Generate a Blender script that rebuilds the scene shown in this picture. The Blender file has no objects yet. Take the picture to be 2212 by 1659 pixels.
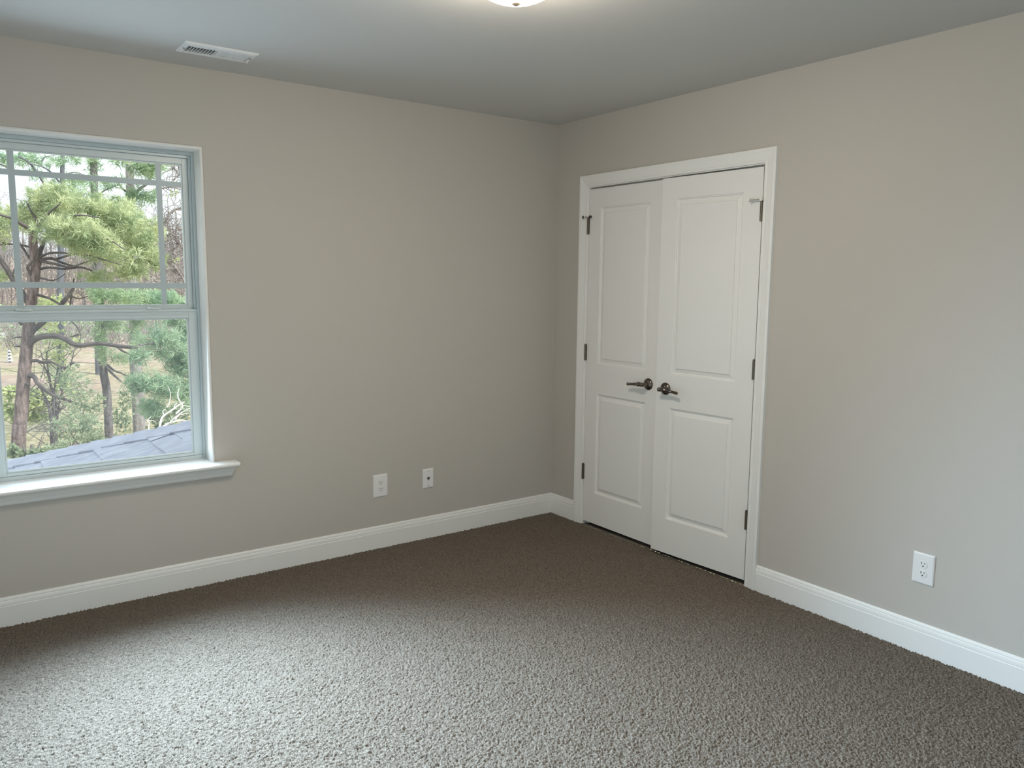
import bpy, math, random
import numpy as np
from mathutils import Vector, Matrix

SC = bpy.context.scene
COL = SC.collection
rng = np.random.default_rng(7)
random.seed(7)

# ------------------------------------------------------------------ camera
CAM = np.array([-3.1531, -3.8731, 1.4889])
CR = np.array([0.8085, -0.5884, 0.0095])
CU = np.array([0.0683, 0.1098, 0.9916])
CF = np.array([0.5845, 0.8011, -0.1290])
FPX = 1691.62
cd = bpy.data.cameras.new('camera')
cam = bpy.data.objects.new('camera', cd)
COL.objects.link(cam)
cam.matrix_world = Matrix(((CR[0], CU[0], -CF[0], CAM[0]), (CR[1], CU[1], -CF[1], CAM[1]),
                           (CR[2], CU[2], -CF[2], CAM[2]), (0, 0, 0, 1)))
cd.sensor_width = 36.0
cd.lens = FPX / 2212 * 36
cd.clip_start = 0.02
cd.clip_end = 400
SC.camera = cam

# ------------------------------------------------------------------ exposure
SC.view_settings.view_transform = 'Standard'
SC.view_settings.look = 'None'
SC.view_settings.gamma = 1.0
SC.view_settings.use_curve_mapping = False
SC.view_settings.exposure = 0.19
SC.cycles.use_denoising = True
SC.cycles.max_bounces = 14
SC.cycles.diffuse_bounces = 8
SC.cycles.transparent_max_bounces = 24
SC.cycles.sample_clamp_indirect = 8.0

# ------------------------------------------------------------------ sky (bright hazy overcast, brighter overhead)
SKY_H, SKY_Z = 1.25, 1.9
w = bpy.data.worlds.new('sky')
SC.world = w
w.use_nodes = True
nt = w.node_tree
nt.nodes.clear()
wo = nt.nodes.new('ShaderNodeOutputWorld')
bg = nt.nodes.new('ShaderNodeBackground')
tc = nt.nodes.new('ShaderNodeTexCoord')
sp = nt.nodes.new('ShaderNodeSeparateXYZ')
mr = nt.nodes.new('ShaderNodeMapRange')
mr.inputs['From Min'].default_value = 0.0
mr.inputs['From Max'].default_value = 1.0
mr.inputs['To Min'].default_value = SKY_H
mr.inputs['To Max'].default_value = SKY_Z
nt.links.new(tc.outputs['Generated'], sp.inputs[0])
nt.links.new(sp.outputs['Z'], mr.inputs['Value'])
nt.links.new(mr.outputs['Result'], bg.inputs['Strength'])
bg.inputs['Color'].default_value = (0.86, 0.95, 1.0, 1)
nt.links.new(bg.outputs[0], wo.inputs[0])

# ------------------------------------------------------------------ sun (veiled) and fill lamps added in the window opening
sd = bpy.data.lights.new('sun', 'SUN')
sd.energy = 4.6
sd.angle = math.radians(8)
sd.color = (1.0, 0.97, 0.90)
sun = bpy.data.objects.new('sun', sd)
COL.objects.link(sun)
sun.rotation_euler = (math.radians(48), 0, math.radians(35))

WX0, WX1, WZ0, WZ1 = -3.020, -2.132, 0.607, 2.083      # clear window opening
def daylight_fill(name, loc, tilt, sx, sy, energy, spread):
    a = bpy.data.lights.new(name, 'AREA')
    a.shape = 'RECTANGLE'
    a.size, a.size_y = sx, sy
    a.energy = energy
    a.color = (0.60, 0.81, 1.0)
    a.spread = math.radians(spread)
    o = bpy.data.objects.new(name, a)
    COL.objects.link(o)
    o.location = loc
    o.rotation_euler = (math.radians(-90 + tilt), 0, 0)
for zc, en in ((0.80, 18.0), (1.16, 25.0), (1.52, 37.0), (1.88, 50.0)):      # lamps added inside the opening stand in for the upper sky, steep on the carpet
    daylight_fill('window_sky_fill', ((WX0 + WX1) / 2, -0.065, zc), 24, 0.84, 0.33, en, 100)
daylight_fill('window_horizon_fill', ((WX0 + WX1) / 2, -0.005, 1.35), 6, 0.86, 1.40, 11.0, 165)   # lamp added in the opening as extra low-sky light, level into the room

# ------------------------------------------------------------------ materials
def mat(name, color, rough=0.5, metal=0.0, noise=None, bump=None, spec=None, emit=None, trans=None):
    m = bpy.data.materials.new(name)
    m.use_nodes = True
    n = m.node_tree
    b = n.nodes['Principled BSDF']
    b.inputs['Base Color'].default_value = (*color, 1)
    b.inputs['Roughness'].default_value = rough
    b.inputs['Metallic'].default_value = metal
    if spec is not None:
        b.inputs['Specular IOR Level'].default_value = spec
    if noise or bump:
        t = n.nodes.new('ShaderNodeTexCoord')
    if noise:                                             # (scale, second colour, contrast[, stretch])
        nz = n.nodes.new('ShaderNodeTexNoise')
        nz.inputs['Scale'].default_value = noise[0]
        nz.inputs['Detail'].default_value = 5
        mp = n.nodes.new('ShaderNodeMapping')
        if len(noise) > 3:
            mp.inputs['Scale'].default_value = noise[3]
        n.links.new(t.outputs['Object'], mp.inputs[0])
        n.links.new(mp.outputs[0], nz.inputs['Vector'])
        r = n.nodes.new('ShaderNodeValToRGB')
        c = noise[2]
        r.color_ramp.elements[0].position = 0.5 - c
        r.color_ramp.elements[1].position = 0.5 + c
        r.color_ramp.elements[0].color = (*color, 1)
        r.color_ramp.elements[1].color = (*noise[1], 1)
        n.links.new(nz.outputs['Fac'], r.inputs[0])
        n.links.new(r.outputs[0], b.inputs['Base Color'])
    if bump:                                              # (scale, strength, distance)
        nb = n.nodes.new('ShaderNodeTexNoise')
        nb.inputs['Scale'].default_value = bump[0]
        nb.inputs['Detail'].default_value = 3
        n.links.new(t.outputs['Object'], nb.inputs['Vector'])
        bp = n.nodes.new('ShaderNodeBump')
        bp.inputs['Strength'].default_value = bump[1]
        bp.inputs['Distance'].default_value = bump[2]
        n.links.new(nb.outputs['Fac'], bp.inputs['Height'])
        n.links.new(bp.outputs[0], b.inputs['Normal'])
    if emit:
        b.inputs['Emission Color'].default_value = (*emit[0], 1)
        b.inputs['Emission Strength'].default_value = emit[1]
    return m

M = {}
M['wall'] = mat('greige_wall_paint', (0.512, 0.480, 0.434), 0.75, bump=(420, 0.12, 0.002))
M['ceiling'] = mat('flat_ceiling_paint', (0.58, 0.57, 0.545), 0.9, bump=(300, 0.15, 0.002))
M['trim'] = mat('white_semigloss_paint', (0.82, 0.815, 0.79), 0.38)
M['door'] = mat('white_door_paint', (0.80, 0.79, 0.76), 0.42, bump=(260, 0.06, 0.001))
M['vinyl'] = mat('white_window_vinyl', (0.58, 0.64, 0.645), 0.35)
M['muntin'] = mat('backlit_grey_muntin', (0.46, 0.53, 0.55), 0.4)  # greyer than the vinyl: the bars' backlit shade is put into the colour
M['plastic'] = mat('white_plastic', (0.80, 0.79, 0.78), 0.3)
M['slot'] = mat('dark_slot', (0.015, 0.014, 0.013), 0.8)
M['bronze'] = mat('satin_dark_nickel', (0.17, 0.142, 0.12), 0.2, 1.0)
M['hinge'] = mat('aged_hinge_metal', (0.17, 0.15, 0.115), 0.4, 1.0)
M['steel'] = mat('bright_nickel', (0.6, 0.58, 0.54), 0.25, 1.0)
M['satin'] = mat('satin_brass_nickel', (0.62, 0.50, 0.38), 0.45, 0.7)
M['rubber'] = mat('white_rubber', (0.7, 0.68, 0.65), 0.6)
M['black'] = mat('black_rubber', (0.02, 0.02, 0.02), 0.5)
M['vent'] = mat('white_enamel', (0.80, 0.80, 0.79), 0.35)
M['duct'] = mat('shade_darkened_galvanised', (0.035, 0.04, 0.045), 0.5, 0.6)  # metal darkened to put the duct's inner shade into its colour
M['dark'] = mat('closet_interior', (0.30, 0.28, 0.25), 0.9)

def carpet_mat():
    m = bpy.data.materials.new('taupe_carpet_pile')
    m.use_nodes = True
    n = m.node_tree
    b = n.nodes['Principled BSDF']
    b.inputs['Roughness'].default_value = 0.95
    b.inputs['Specular IOR Level'].default_value = 0.1
    t = n.nodes.new('ShaderNodeTexCoord')
    v = n.nodes.new('ShaderNodeTexNoise')
    v.inputs['Scale'].default_value = 260
    v.inputs['Detail'].default_value = 4
    n.links.new(t.outputs['Object'], v.inputs['Vector'])
    r = n.nodes.new('ShaderNodeValToRGB')
    r.color_ramp.elements[0].position = 0.32
    r.color_ramp.elements[1].position = 0.66
    r.color_ramp.elements[0].color = (0.078, 0.063, 0.049, 1)
    r.color_ramp.elements[1].color = (0.250, 0.214, 0.176, 1)
    n.links.new(v.outputs['Fac'], r.inputs[0])
    n.links.new(r.outputs[0], b.inputs['Base Color'])
    nb = n.nodes.new('ShaderNodeTexNoise')
    nb.inputs['Scale'].default_value = 420
    n.links.new(t.outputs['Object'], nb.inputs['Vector'])
    bp = n.nodes.new('ShaderNodeBump')
    bp.inputs['Strength'].default_value = 0.5
    bp.inputs['Distance'].default_value = 0.003
    n.links.new(nb.outputs['Fac'], bp.inputs['Height'])
    n.links.new(bp.outputs[0], b.inputs['Normal'])
    return m
M['carpet'] = carpet_mat()

def glass_mat():
    m = bpy.data.materials.new('clear_window_glass')
    m.use_nodes = True
    n = m.node_tree
    n.nodes.clear()
    o = n.nodes.new('ShaderNodeOutputMaterial')
    tr = n.nodes.new('ShaderNodeBsdfTransparent')
    tr.inputs[0].default_value = (0.95, 0.98, 0.97, 1)
    gl = n.nodes.new('ShaderNodeBsdfGlossy')
    gl.inputs['Roughness'].default_value = 0.01
    fr = n.nodes.new('ShaderNodeFresnel')
    fr.inputs['IOR'].default_value = 1.35
    mx = n.nodes.new('ShaderNodeMixShader')
    n.links.new(fr.outputs[0], mx.inputs[0])
    n.links.new(tr.outputs[0], mx.inputs[1])
    n.links.new(gl.outputs[0], mx.inputs[2])
    n.links.new(mx.outputs[0], o.inputs[0])
    return m
M['glass'] = glass_mat()

def screen_mat():
    m = bpy.data.materials.new('fine_insect_mesh')
    m.use_nodes = True
    n = m.node_tree
    n.nodes.clear()
    o = n.nodes.new('ShaderNodeOutputMaterial')
    tr = n.nodes.new('ShaderNodeBsdfTransparent')
    df = n.nodes.new('ShaderNodeBsdfDiffuse')
    df.inputs[0].default_value = (0.30, 0.31, 0.34, 1)
    tl = n.nodes.new('ShaderNodeBsdfTranslucent')
    tl.inputs[0].default_value = (0.42, 0.44, 0.48, 1)
    ad_ = n.nodes.new('ShaderNodeMixShader')
    ad_.inputs[0].default_value = 0.5
    mx = n.nodes.new('ShaderNodeMixShader')
    mx.inputs[0].default_value = 0.17
    n.links.new(df.outputs[0], ad_.inputs[1])
    n.links.new(tl.outputs[0], ad_.inputs[2])
    n.links.new(tr.outputs[0], mx.inputs[1])
    n.links.new(ad_.outputs[0], mx.inputs[2])
    n.links.new(mx.outputs[0], o.inputs[0])
    return m
M['screen'] = screen_mat()
M['bowl'] = mat('frosted_glass_lit', (0.9, 0.85, 0.78), 0.4, emit=((1.0, 0.865, 0.70), 80.0))

# ------------------------------------------------------------------ mesh collector
class MB:
    def __init__(self):
        self.v, self.f = [], []
    def add(self, vs, fs):
        o = len(self.v)
        self.v += [tuple(p) for p in vs]
        self.f += [tuple(i + o for i in q) for q in fs]
        return self
    def box(self, x0, x1, y0, y1, z0, z1):
        x0, x1 = sorted((x0, x1)); y0, y1 = sorted((y0, y1)); z0, z1 = sorted((z0, z1))
        return self.add([(x0, y0, z0), (x1, y0, z0), (x1, y1, z0), (x0, y1, z0), (x0, y0, z1), (x1, y0, z1), (x1, y1, z1), (x0, y1, z1)],
                        [(3, 2, 1, 0), (4, 5, 6, 7), (0, 1, 5, 4), (1, 2, 6, 5), (2, 3, 7, 6), (3, 0, 4, 7)])
    def sweep(self, rings, closed=True, caps=True):
        n = len(rings[0]); vs = [p for r in rings for p in r]; fs = []
        for k in range(len(rings) - 1):
            for i in range(n if closed else n - 1):
                j = (i + 1) % n
                fs.append((k * n + i, k * n + j, (k + 1) * n + j, (k + 1) * n + i))
        if caps and closed:
            fs.append(tuple(range(n - 1, -1, -1)))
            fs.append(tuple(range((len(rings) - 1) * n, len(rings) * n)))
        return self.add(vs, fs)
    def tube(self, pts, rad, n=10, squash=None):
        pts = [Vector(p) for p in pts]
        if not hasattr(rad, '__len__'):
            rad = [rad] * len(pts)
        rad = [float(q) for q in rad]
        rings = []
        a = None
        for i, p in enumerate(pts):
            d = (pts[min(i + 1, len(pts) - 1)] - pts[max(i - 1, 0)]).normalized()
            if a is None:
                a = d.cross(Vector((0, 0, 1)))
                if a.length < 0.3:
                    a = d.cross(Vector((0, 1, 0)))
            a = a - d * a.dot(d)                        # carry the same frame along so the tube never twists
            a.normalize(); b = d.cross(a)
            s = squash[i] if squash else 1.0
            rings.append([p + rad[i] * (a * math.cos(t) * s + b * math.sin(t)) for t in [2 * math.pi * k / n for k in range(n)]])
        return self.sweep(rings)
    def lathe(self, prof, c, axis, n=32):               # prof: (radius, along axis)
        ax = Vector(axis).normalized()
        a = ax.cross(Vector((0.31, 0.12, 0.9))).normalized(); b = ax.cross(a); c = Vector(c)
        rings = [[c + ax * h + max(r, 1e-5) * (a * math.cos(t) + b * math.sin(t)) for t in [2 * math.pi * k / n for k in range(n)]] for r, h in prof]
        return self.sweep(rings)
    def rect_frame(self, plane, u0, u1, v0, v1, wl, wr, wb, wt, d0, d1):
        """four bars round an opening; plane 'y' -> (u=x, v=z, depth y), 'x' -> (u=y, v=z, depth x), 'z' -> (u=x, v=y, depth z)"""
        for (a, b, c, d) in ((u0, u0 + wl, v0, v1), (u1 - wr, u1, v0, v1), (u0 + wl, u1 - wr, v0, v0 + wb), (u0 + wl, u1 - wr, v1 - wt, v1)):
            if plane == 'y': self.box(a, b, d0, d1, c, d)
            elif plane == 'x': self.box(d0, d1, a, b, c, d)
            else: self.box(a, b, c, d, d0, d1)
        return self

def obj(name, mb, m, parent=None, smooth=False, bevel=0.0, kind=None, label=None):
    me = bpy.data.meshes.new(name)
    me.from_pydata([tuple(map(float, p)) for p in mb.v], [], mb.f)
    me.update()
    if m is not None:
        me.materials.append(m)
    if smooth:
        me.polygons.foreach_set('use_smooth', [True] * len(me.polygons))
        try:
            me.set_sharp_from_angle(angle=math.radians(40))
        except Exception:
            pass
    o = bpy.data.objects.new(name, me)
    COL.objects.link(o)
    if parent is not None:
        o.parent = parent
    if bevel:
        b = o.modifiers.new('bevel', 'BEVEL')
        b.width = bevel; b.segments = 2; b.limit_method = 'ANGLE'; b.angle_limit = math.radians(50)
    if kind: o['kind'] = kind
    if label: o['label'] = label
    return o

def tag(o, label, cat, group=None, kind=None):
    o['label'] = label; o['category'] = cat
    if group: o['group'] = group
    if kind: o['kind'] = kind
    return o

def thing(name, label, cat, loc=(0, 0, 0), rotz=0.0, group=None, kind=None):
    o = bpy.data.objects.new(name, None)
    COL.objects.link(o)
    o.empty_display_size = 0.05
    o.location = loc; o.rotation_euler = (0, 0, rotz)
    return tag(o, label, cat, group, kind)

def copy_tree(o, parent=None):
    c = o.copy(); COL.objects.link(c)
    if parent is not None: c.parent = parent
    for ch in list(o.children): copy_tree(ch, c)
    return c

# ------------------------------------------------------------------ room shell
XL, YF, H = -3.90, -4.60, 2.449            # left wall, wall behind the camera, ceiling height
LIP = 0.016
mb = MB()                                   # window wall
a0, a1, b0, b1 = WX0 - LIP, WX1 + LIP, WZ0 - 0.03, WZ1 + LIP
mb.box(XL - .12, a0, 0, .16, -.1, H + .02).box(a1, 0.95, 0, .16, -.1, H + .02).box(a0, a1, 0, .16, -.1, b0).box(a0, a1, 0, .16, b1, H + .02)
tag(obj('wall_back', mb, M['wall'], kind='structure'), 'greige painted wall with the window in it', 'wall')
DY0, DY1, DZ = -0.313, -1.535, 2.045        # clear closet opening
J = 0.018
mb = MB()
mb.box(0, .115, 0, DY0 + J, -.1, H + .02).box(0, .115, DY1 - J, YF, -.1, H + .02).box(0, .115, DY0 + J, DY1 - J, DZ + J, H + .02)
tag(obj('wall_right', mb, M['wall'], kind='structure'), 'greige painted wall with the closet doors in it', 'wall')
tag(obj('wall_left', MB().box(XL - .12, XL, YF, 0, -.1, H + .02), M['wall'], kind='structure'), 'greige side wall out of view beside the window', 'wall')
tag(obj('wall_front', MB().box(XL - .12, 0.95, YF - .12, YF, -.1, H + .02), M['wall'], kind='structure'), 'greige wall out of view behind the viewer', 'wall')
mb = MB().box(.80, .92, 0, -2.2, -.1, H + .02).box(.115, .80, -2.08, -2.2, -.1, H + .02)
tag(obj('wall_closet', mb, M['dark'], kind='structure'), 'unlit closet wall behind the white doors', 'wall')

VX0, VX1, VY0, VY1 = -2.248, -1.995, -0.372, -0.252     # duct opening in the ceiling
mb = MB()
mb.box(XL - .12, VX0, YF - .12, .16, H, H + .12).box(VX1, .95, YF - .12, .16, H, H + .12)
mb.box(VX0, VX1, YF - .12, VY0, H, H + .12).box(VX0, VX1, VY1, .16, H, H + .12)
tag(obj('ceiling', mb, M['ceiling'], kind='structure'), 'flat white painted ceiling', 'ceiling')

# carpet: the pile is real relief where it is in view, plain beyond
def carpet():
    cx0, cx1, cy0, cy1 = -3.30, 0.0, -3.10, 0.0
    st = 0.0030
    nx = int(round((cx1 - cx0) / st)); ny = int(round((cy1 - cy0) / st))
    xs = np.linspace(cx0, cx1, nx + 1); ys = np.linspace(cy0, cy1, ny + 1)
    X, Y = np.meshgrid(xs, ys, indexing='ij')
    cs = 0.0057
    r = np.random.default_rng(3)
    gx, gy = nx * 2, ny * 2
    N = 1300
    jx, jy, jh = r.random((N, N)), r.random((N, N)), r.random((N, N))
    wx = 0.003 * np.sin(Y * 510 + 3 * np.sin(X * 190)); wy = 0.003 * np.sin(X * 470 + 2.5 * np.sin(Y * 230))
    PX = (X + wx - cx0) / cs + 3; PY = (Y + wy - cy0) / cs + 3
    ix = np.floor(PX).astype(int); iy = np.floor(PY).astype(int)
    Z = np.full(X.shape, -1.0)
    for dx in (-1, 0, 1):
        for dy in (-1, 0, 1):
            a = (ix + dx) % N; b = (iy + dy) % N
            d2 = (PX - (ix + dx) - jx[a, b]) ** 2 + (PY - (iy + dy) - jy[a, b]) ** 2
            Z = np.maximum(Z, (0.35 + 0.65 * jh[a, b]) * (1 - 1.9 * d2 ** 1.4))
    big = 0.5 + 0.5 * np.sin(X * 5.1 + 2 * np.sin(Y * 3.3)) * np.sin(Y * 4.7 + 1.3 * np.sin(X * 2.9))
    Z = 0.0112 * np.clip(Z, -0.3, 1) - 0.0072 + 0.0008 * big
    Z += 0.0007 * r.standard_normal(Z.shape)
    V = np.stack([X.ravel(), Y.ravel(), Z.ravel()], 1)
    I = np.arange((nx + 1) * (ny + 1)).reshape(nx + 1, ny + 1)
    F = np.stack([I[:-1, :-1].ravel(), I[1:, :-1].ravel(), I[1:, 1:].ravel(), I[:-1, 1:].ravel()], 1)
    ext = []
    for (x0, x1, y0, y1) in ((XL - .12, cx0, YF - .12, .16), (cx0, .95, YF - .12, cy0), (cx1, .95, cy0, .16), (cx0, cx1, cy1, .16)):
        ext.append([(x0, y0, 0), (x1, y0, 0), (x1, y1, 0), (x0, y1, 0)])
    base = len(V)
    V = np.concatenate([V, np.array(ext, float).reshape(-1, 3)])
    F = np.concatenate([F, (np.arange(16).reshape(4, 4) + base)])
    me = bpy.data.meshes.new('floor')
    me.vertices.add(len(V)); me.vertices.foreach_set('co', V.ravel())
    me.loops.add(F.size); me.loops.foreach_set('vertex_index', F.ravel())
    me.polygons.add(len(F)); me.polygons.foreach_set('loop_start', np.arange(0, F.size, 4))
    me.polygons.foreach_set('loop_total', np.full(len(F), 4))
    me.update(calc_edges=True)
    me.polygons.foreach_set('use_smooth', np.ones(len(F), bool))
    me.materials.append(M['carpet'])
    o = bpy.data.objects.new('floor', me)
    COL.objects.link(o)
    return tag(o, 'taupe flecked wall-to-wall carpet', 'floor', kind='structure')
carpet()

# baseboards: profile (out from the wall, height)
BP = [(0, -.01), (.0145, -.01), (.0145, .089), (.0125, .0905), (.0105, .092), (.0125, .094), (.0120, .103), (.0105, .110), (.0075, .1125),
      (.0075, .1145), (.0085, .1165), (.0065, .1225), (.0035, .1275), (0, .1275)]
def baseboard(name, p0, p1, out, label):
    p0, p1, out = Vector(p0), Vector(p1), Vector(out)
    rings = [[p + out * a + Vector((0, 0, z)) for a, z in BP] for p in (p0, p1)]
    tag(obj(name, MB().sweep(rings), M['trim'], kind='structure'), label, 'baseboard')
baseboard('baseboard_back', (XL, 0, 0), (0, 0, 0), (0, -1, 0), 'white moulded baseboard under the window wall')
baseboard('baseboard_right', (0, -.0147, 0), (0, -.2445, 0), (-1, 0, 0), 'short white baseboard piece between room corner and closet casing')
baseboard('baseboard_right', (0, -1.6035, 0), (0, YF, 0), (-1, 0, 0), 'long white baseboard running from the closet under the wall outlet')
baseboard('baseboard_left', (XL, YF, 0), (XL, -.0147, 0), (1, 0, 0), 'white baseboard along the unseen side wall')
baseboard('baseboard_front', (XL + .0147, YF, 0), (-.0147, YF, 0), (0, 1, 0), 'white baseboard along the unseen wall behind the viewer')

# ------------------------------------------------------------------ window
win = thing('window_1', 'white double-hung window with a muntin grid in its upper sash', 'window', ((WX0 + WX1) / 2, 0, WZ0), kind='structure')
ox, oz = (WX0 + WX1) / 2, WZ0
def wl(mb):                                             # world -> window local
    mb.v = [(x - ox, y, z - oz) for x, y, z in mb.v]
    return mb
# painted return with a rounded outer bead
prof = [(0.0, .155), (0.0, .004), (.001, -.003), (.005, -.0065), (.010, -.0055), (.0145, -.0005), (.016, .002), (.016, .155)]   # (outwards, depth)
mb = MB()
loops = [(WX1, WZ0, 1, 0), (WX1, WZ1, 1, 1), (WX0, WZ1, -1, 1), (WX0, WZ0, -1, 0)]
mb.sweep([[(x + sx * a, d, z + sz * a) for a, d in prof] for x, z, sx, sz in loops])
obj('window_return', wl(mb), M['trim'], win, smooth=True)
FY0, FY1 = .100, .158
mb = MB()
mb.rect_frame('y', WX0, WX1, WZ0, WZ1, .013, .013, .020, .016, FY0, FY1)
mb.rect_frame('y', WX0 + .013, WX1 - .013, WZ0 + .020, WZ1 - .016, .010, .010, .004, .012, FY0 + .012, FY1)
obj('frame', wl(mb), M['vinyl'], win, bevel=.002)
def sash(name, x0, x1, z0, z1, sl, sb, st, y0, y1, gx0, gx1, gz0, gz1, rail=False):
    mb = MB()
    mb.rect_frame('y', x0, x1, z0, z1, gx0 - x0, x1 - gx1, gz0 - z0, z1 - gz1, y0, y1)
    gl = .006                                            # glazing bead stepping in to the glass
    ymid = (y0 + y1) / 2
    mb.rect_frame('y', gx0, gx1, gz0, gz1, gl, gl, gl, gl, ymid - .006, y1)
    if rail:                                             # lift lip on the meeting rail
        mb.box(x0, x1, y0 - .006, y0, z1 - .010, z1 - .002)
        mb.box(x0, x1, y0 - .003, y0, z1 - .026, z1 - .022)
    s = obj(name, wl(mb), M['vinyl'], win, bevel=.0015)
    pane = MB().add([(gx0, ymid, gz0), (gx1, ymid, gz0), (gx1, ymid, gz1), (gx0, ymid, gz1)], [(0, 1, 2, 3)])
    obj('pane', wl(pane), M['glass'], s)
    return s
LS = sash('lower_sash', WX0 + .0135, WX1 - .0135, WZ0 + .021, 1.345, 0, 0, 0, .102, .124, -2.966, -2.186, .6415, 1.303, rail=True)
US = sash('upper_sash', WX0 + .0235, WX1 - .0235, 1.325, WZ1 - .028, 0, 0, 0, .128, .150, -2.972, -2.180, 1.362, 2.027)
mb = MB()
mw = .0125
for xc in (-2.868, -2.284):
    mb.box(xc - mw, xc + mw, .134, .1385, 1.362, 2.027)
for zc in (1.457, 1.932):
    mb.box(-2.972, -2.180, .1342, .1383, zc - mw, zc + mw)
obj('muntin_grid', wl(mb), M['muntin'], US, bevel=.001)
for xc in (-2.858, -2.335):                              # cam locks on the meeting rail
    mb = MB()
    n = 14
    base = [(xc + .033 * math.cos(math.pi * k / n), .116 - .022 * math.sin(math.pi * k / n)) for k in range(n + 1)]
    mb.sweep([[(x, y, 1.345) for x, y in base], [(x, y, 1.350) for x, y in base], [(xc + (x - xc) * .75, .116 + (y - .116) * .75, 1.357) for x, y in base]])
    lk = obj('sash_lock', wl(mb), M['vinyl'], LS, smooth=True)
    mb = MB().box(xc + .000, xc + .030, .108, .122, 1.357, 1.361)
    obj('lock_lever', wl(mb), M['vinyl'], LS, bevel=.002)
for xc in (-2.200, -2.950):
    obj('tilt_latch', wl(MB().box(xc - .022, xc + .022, .106, .120, 1.345, 1.3485)), M['vinyl'], LS, bevel=.001)
mb = MB().add([(WX0 + .02, .1535, WZ0 + .02), (WX1 - .02, .1535, WZ0 + .02), (WX1 - .02, .1535, 1.345), (WX0 + .02, .1535, 1.345)], [(0, 1, 2, 3)])
obj('insect_screen', wl(mb), M['screen'], win)
# stool and apron
SX0, SX1 = WX0 - .112, -2.020
mb = MB()
prof = [(.100, WZ0), (.100, WZ0 - .019), (0, WZ0 - .019), (-.078, WZ0 - .019), (-.084, WZ0 - .015), (-.086, WZ0 - .0095), (-.084, WZ0 - .004), (-.078, WZ0)]
mb.sweep([[(x, y, z) for y, z in prof] for x in (WX0, WX1)])
pr = [(0, z) if y > 0 else (y, z) for y, z in prof[2:]] + [(0, WZ0)]
for xa, xb in ((SX0, WX0), (WX1, SX1)):
    mb.sweep([[(x, y, z) for y, z in pr] for x in (xa, xb)])
obj('window_stool', wl(mb), M['trim'], win, bevel=.002)
AX0, AX1 = SX0 + .016, SX1 - .012
prof = [(0, .588), (-.060, .588), (-.060, .583), (-.052, .578), (-.046, .571), (-.040, .562), (-.038, .558), (-.034, .556), (-.029, .548), (-.026, .540), (-.021, .533), (-.012, .530), (0, .530)]
mb = MB().sweep([[(x + s * (.588 - z) * .22, y, z) for y, z in prof] for x, s in ((AX0, 1), (AX1, -1))])
obj('window_apron', wl(mb), M['trim'], win)

# ------------------------------------------------------------------ closet casing, jamb and doors
cas = thing('trim_1', 'white moulded casing and jamb framing the closet doors', 'door casing', (0, (DY0 + DY1) / 2, 0), kind='structure')
oy = (DY0 + DY1) / 2
def cl(mb):
    mb.v = [(x, y - oy, z) for x, y, z in mb.v]
    return mb
# casing profile: (distance from inner edge, out from the wall)
CP = [(0, 0), (0, .009), (.003, .011), (.010, .0115), (.014, .0095), (.020, .0115), (.034, .0140), (.046, .0165), (.052, .0185), (.064, .0185), (.066, .017), (.066, 0)]
rv = .005
mb = MB()
path = [(DY0 + rv, 0, 1, 0), (DY0 + rv, DZ + rv, 1, 1), (DY1 - rv, DZ + rv, -1, 1), (DY1 - rv, 0, -1, 0)]
mb.sweep([[(-t, y + sy * a, z + sz * a) for a, t in CP] for y, z, sy, sz in path])
obj('casing', cl(mb), M['trim'], cas)
mb = MB()
mb.box(-.001, .115, DY0, DY0 + J, 0, DZ + J).box(-.001, .115, DY1, DY1 - J, 0, DZ + J).box(-.001, .115, DY0, DY1, DZ, DZ + J)
obj('jamb', cl(mb), M['trim'], cas)
mb = MB()
mb.box(.040, .075, DY0, DY0 - .010, 0, DZ).box(.040, .075, DY1, DY1 + .010, 0, DZ).box(.040, .075, DY0 - .010, DY1 + .010, DZ - .010, DZ)
obj('stop_moulding', cl(mb), M['trim'], cas)

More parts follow.
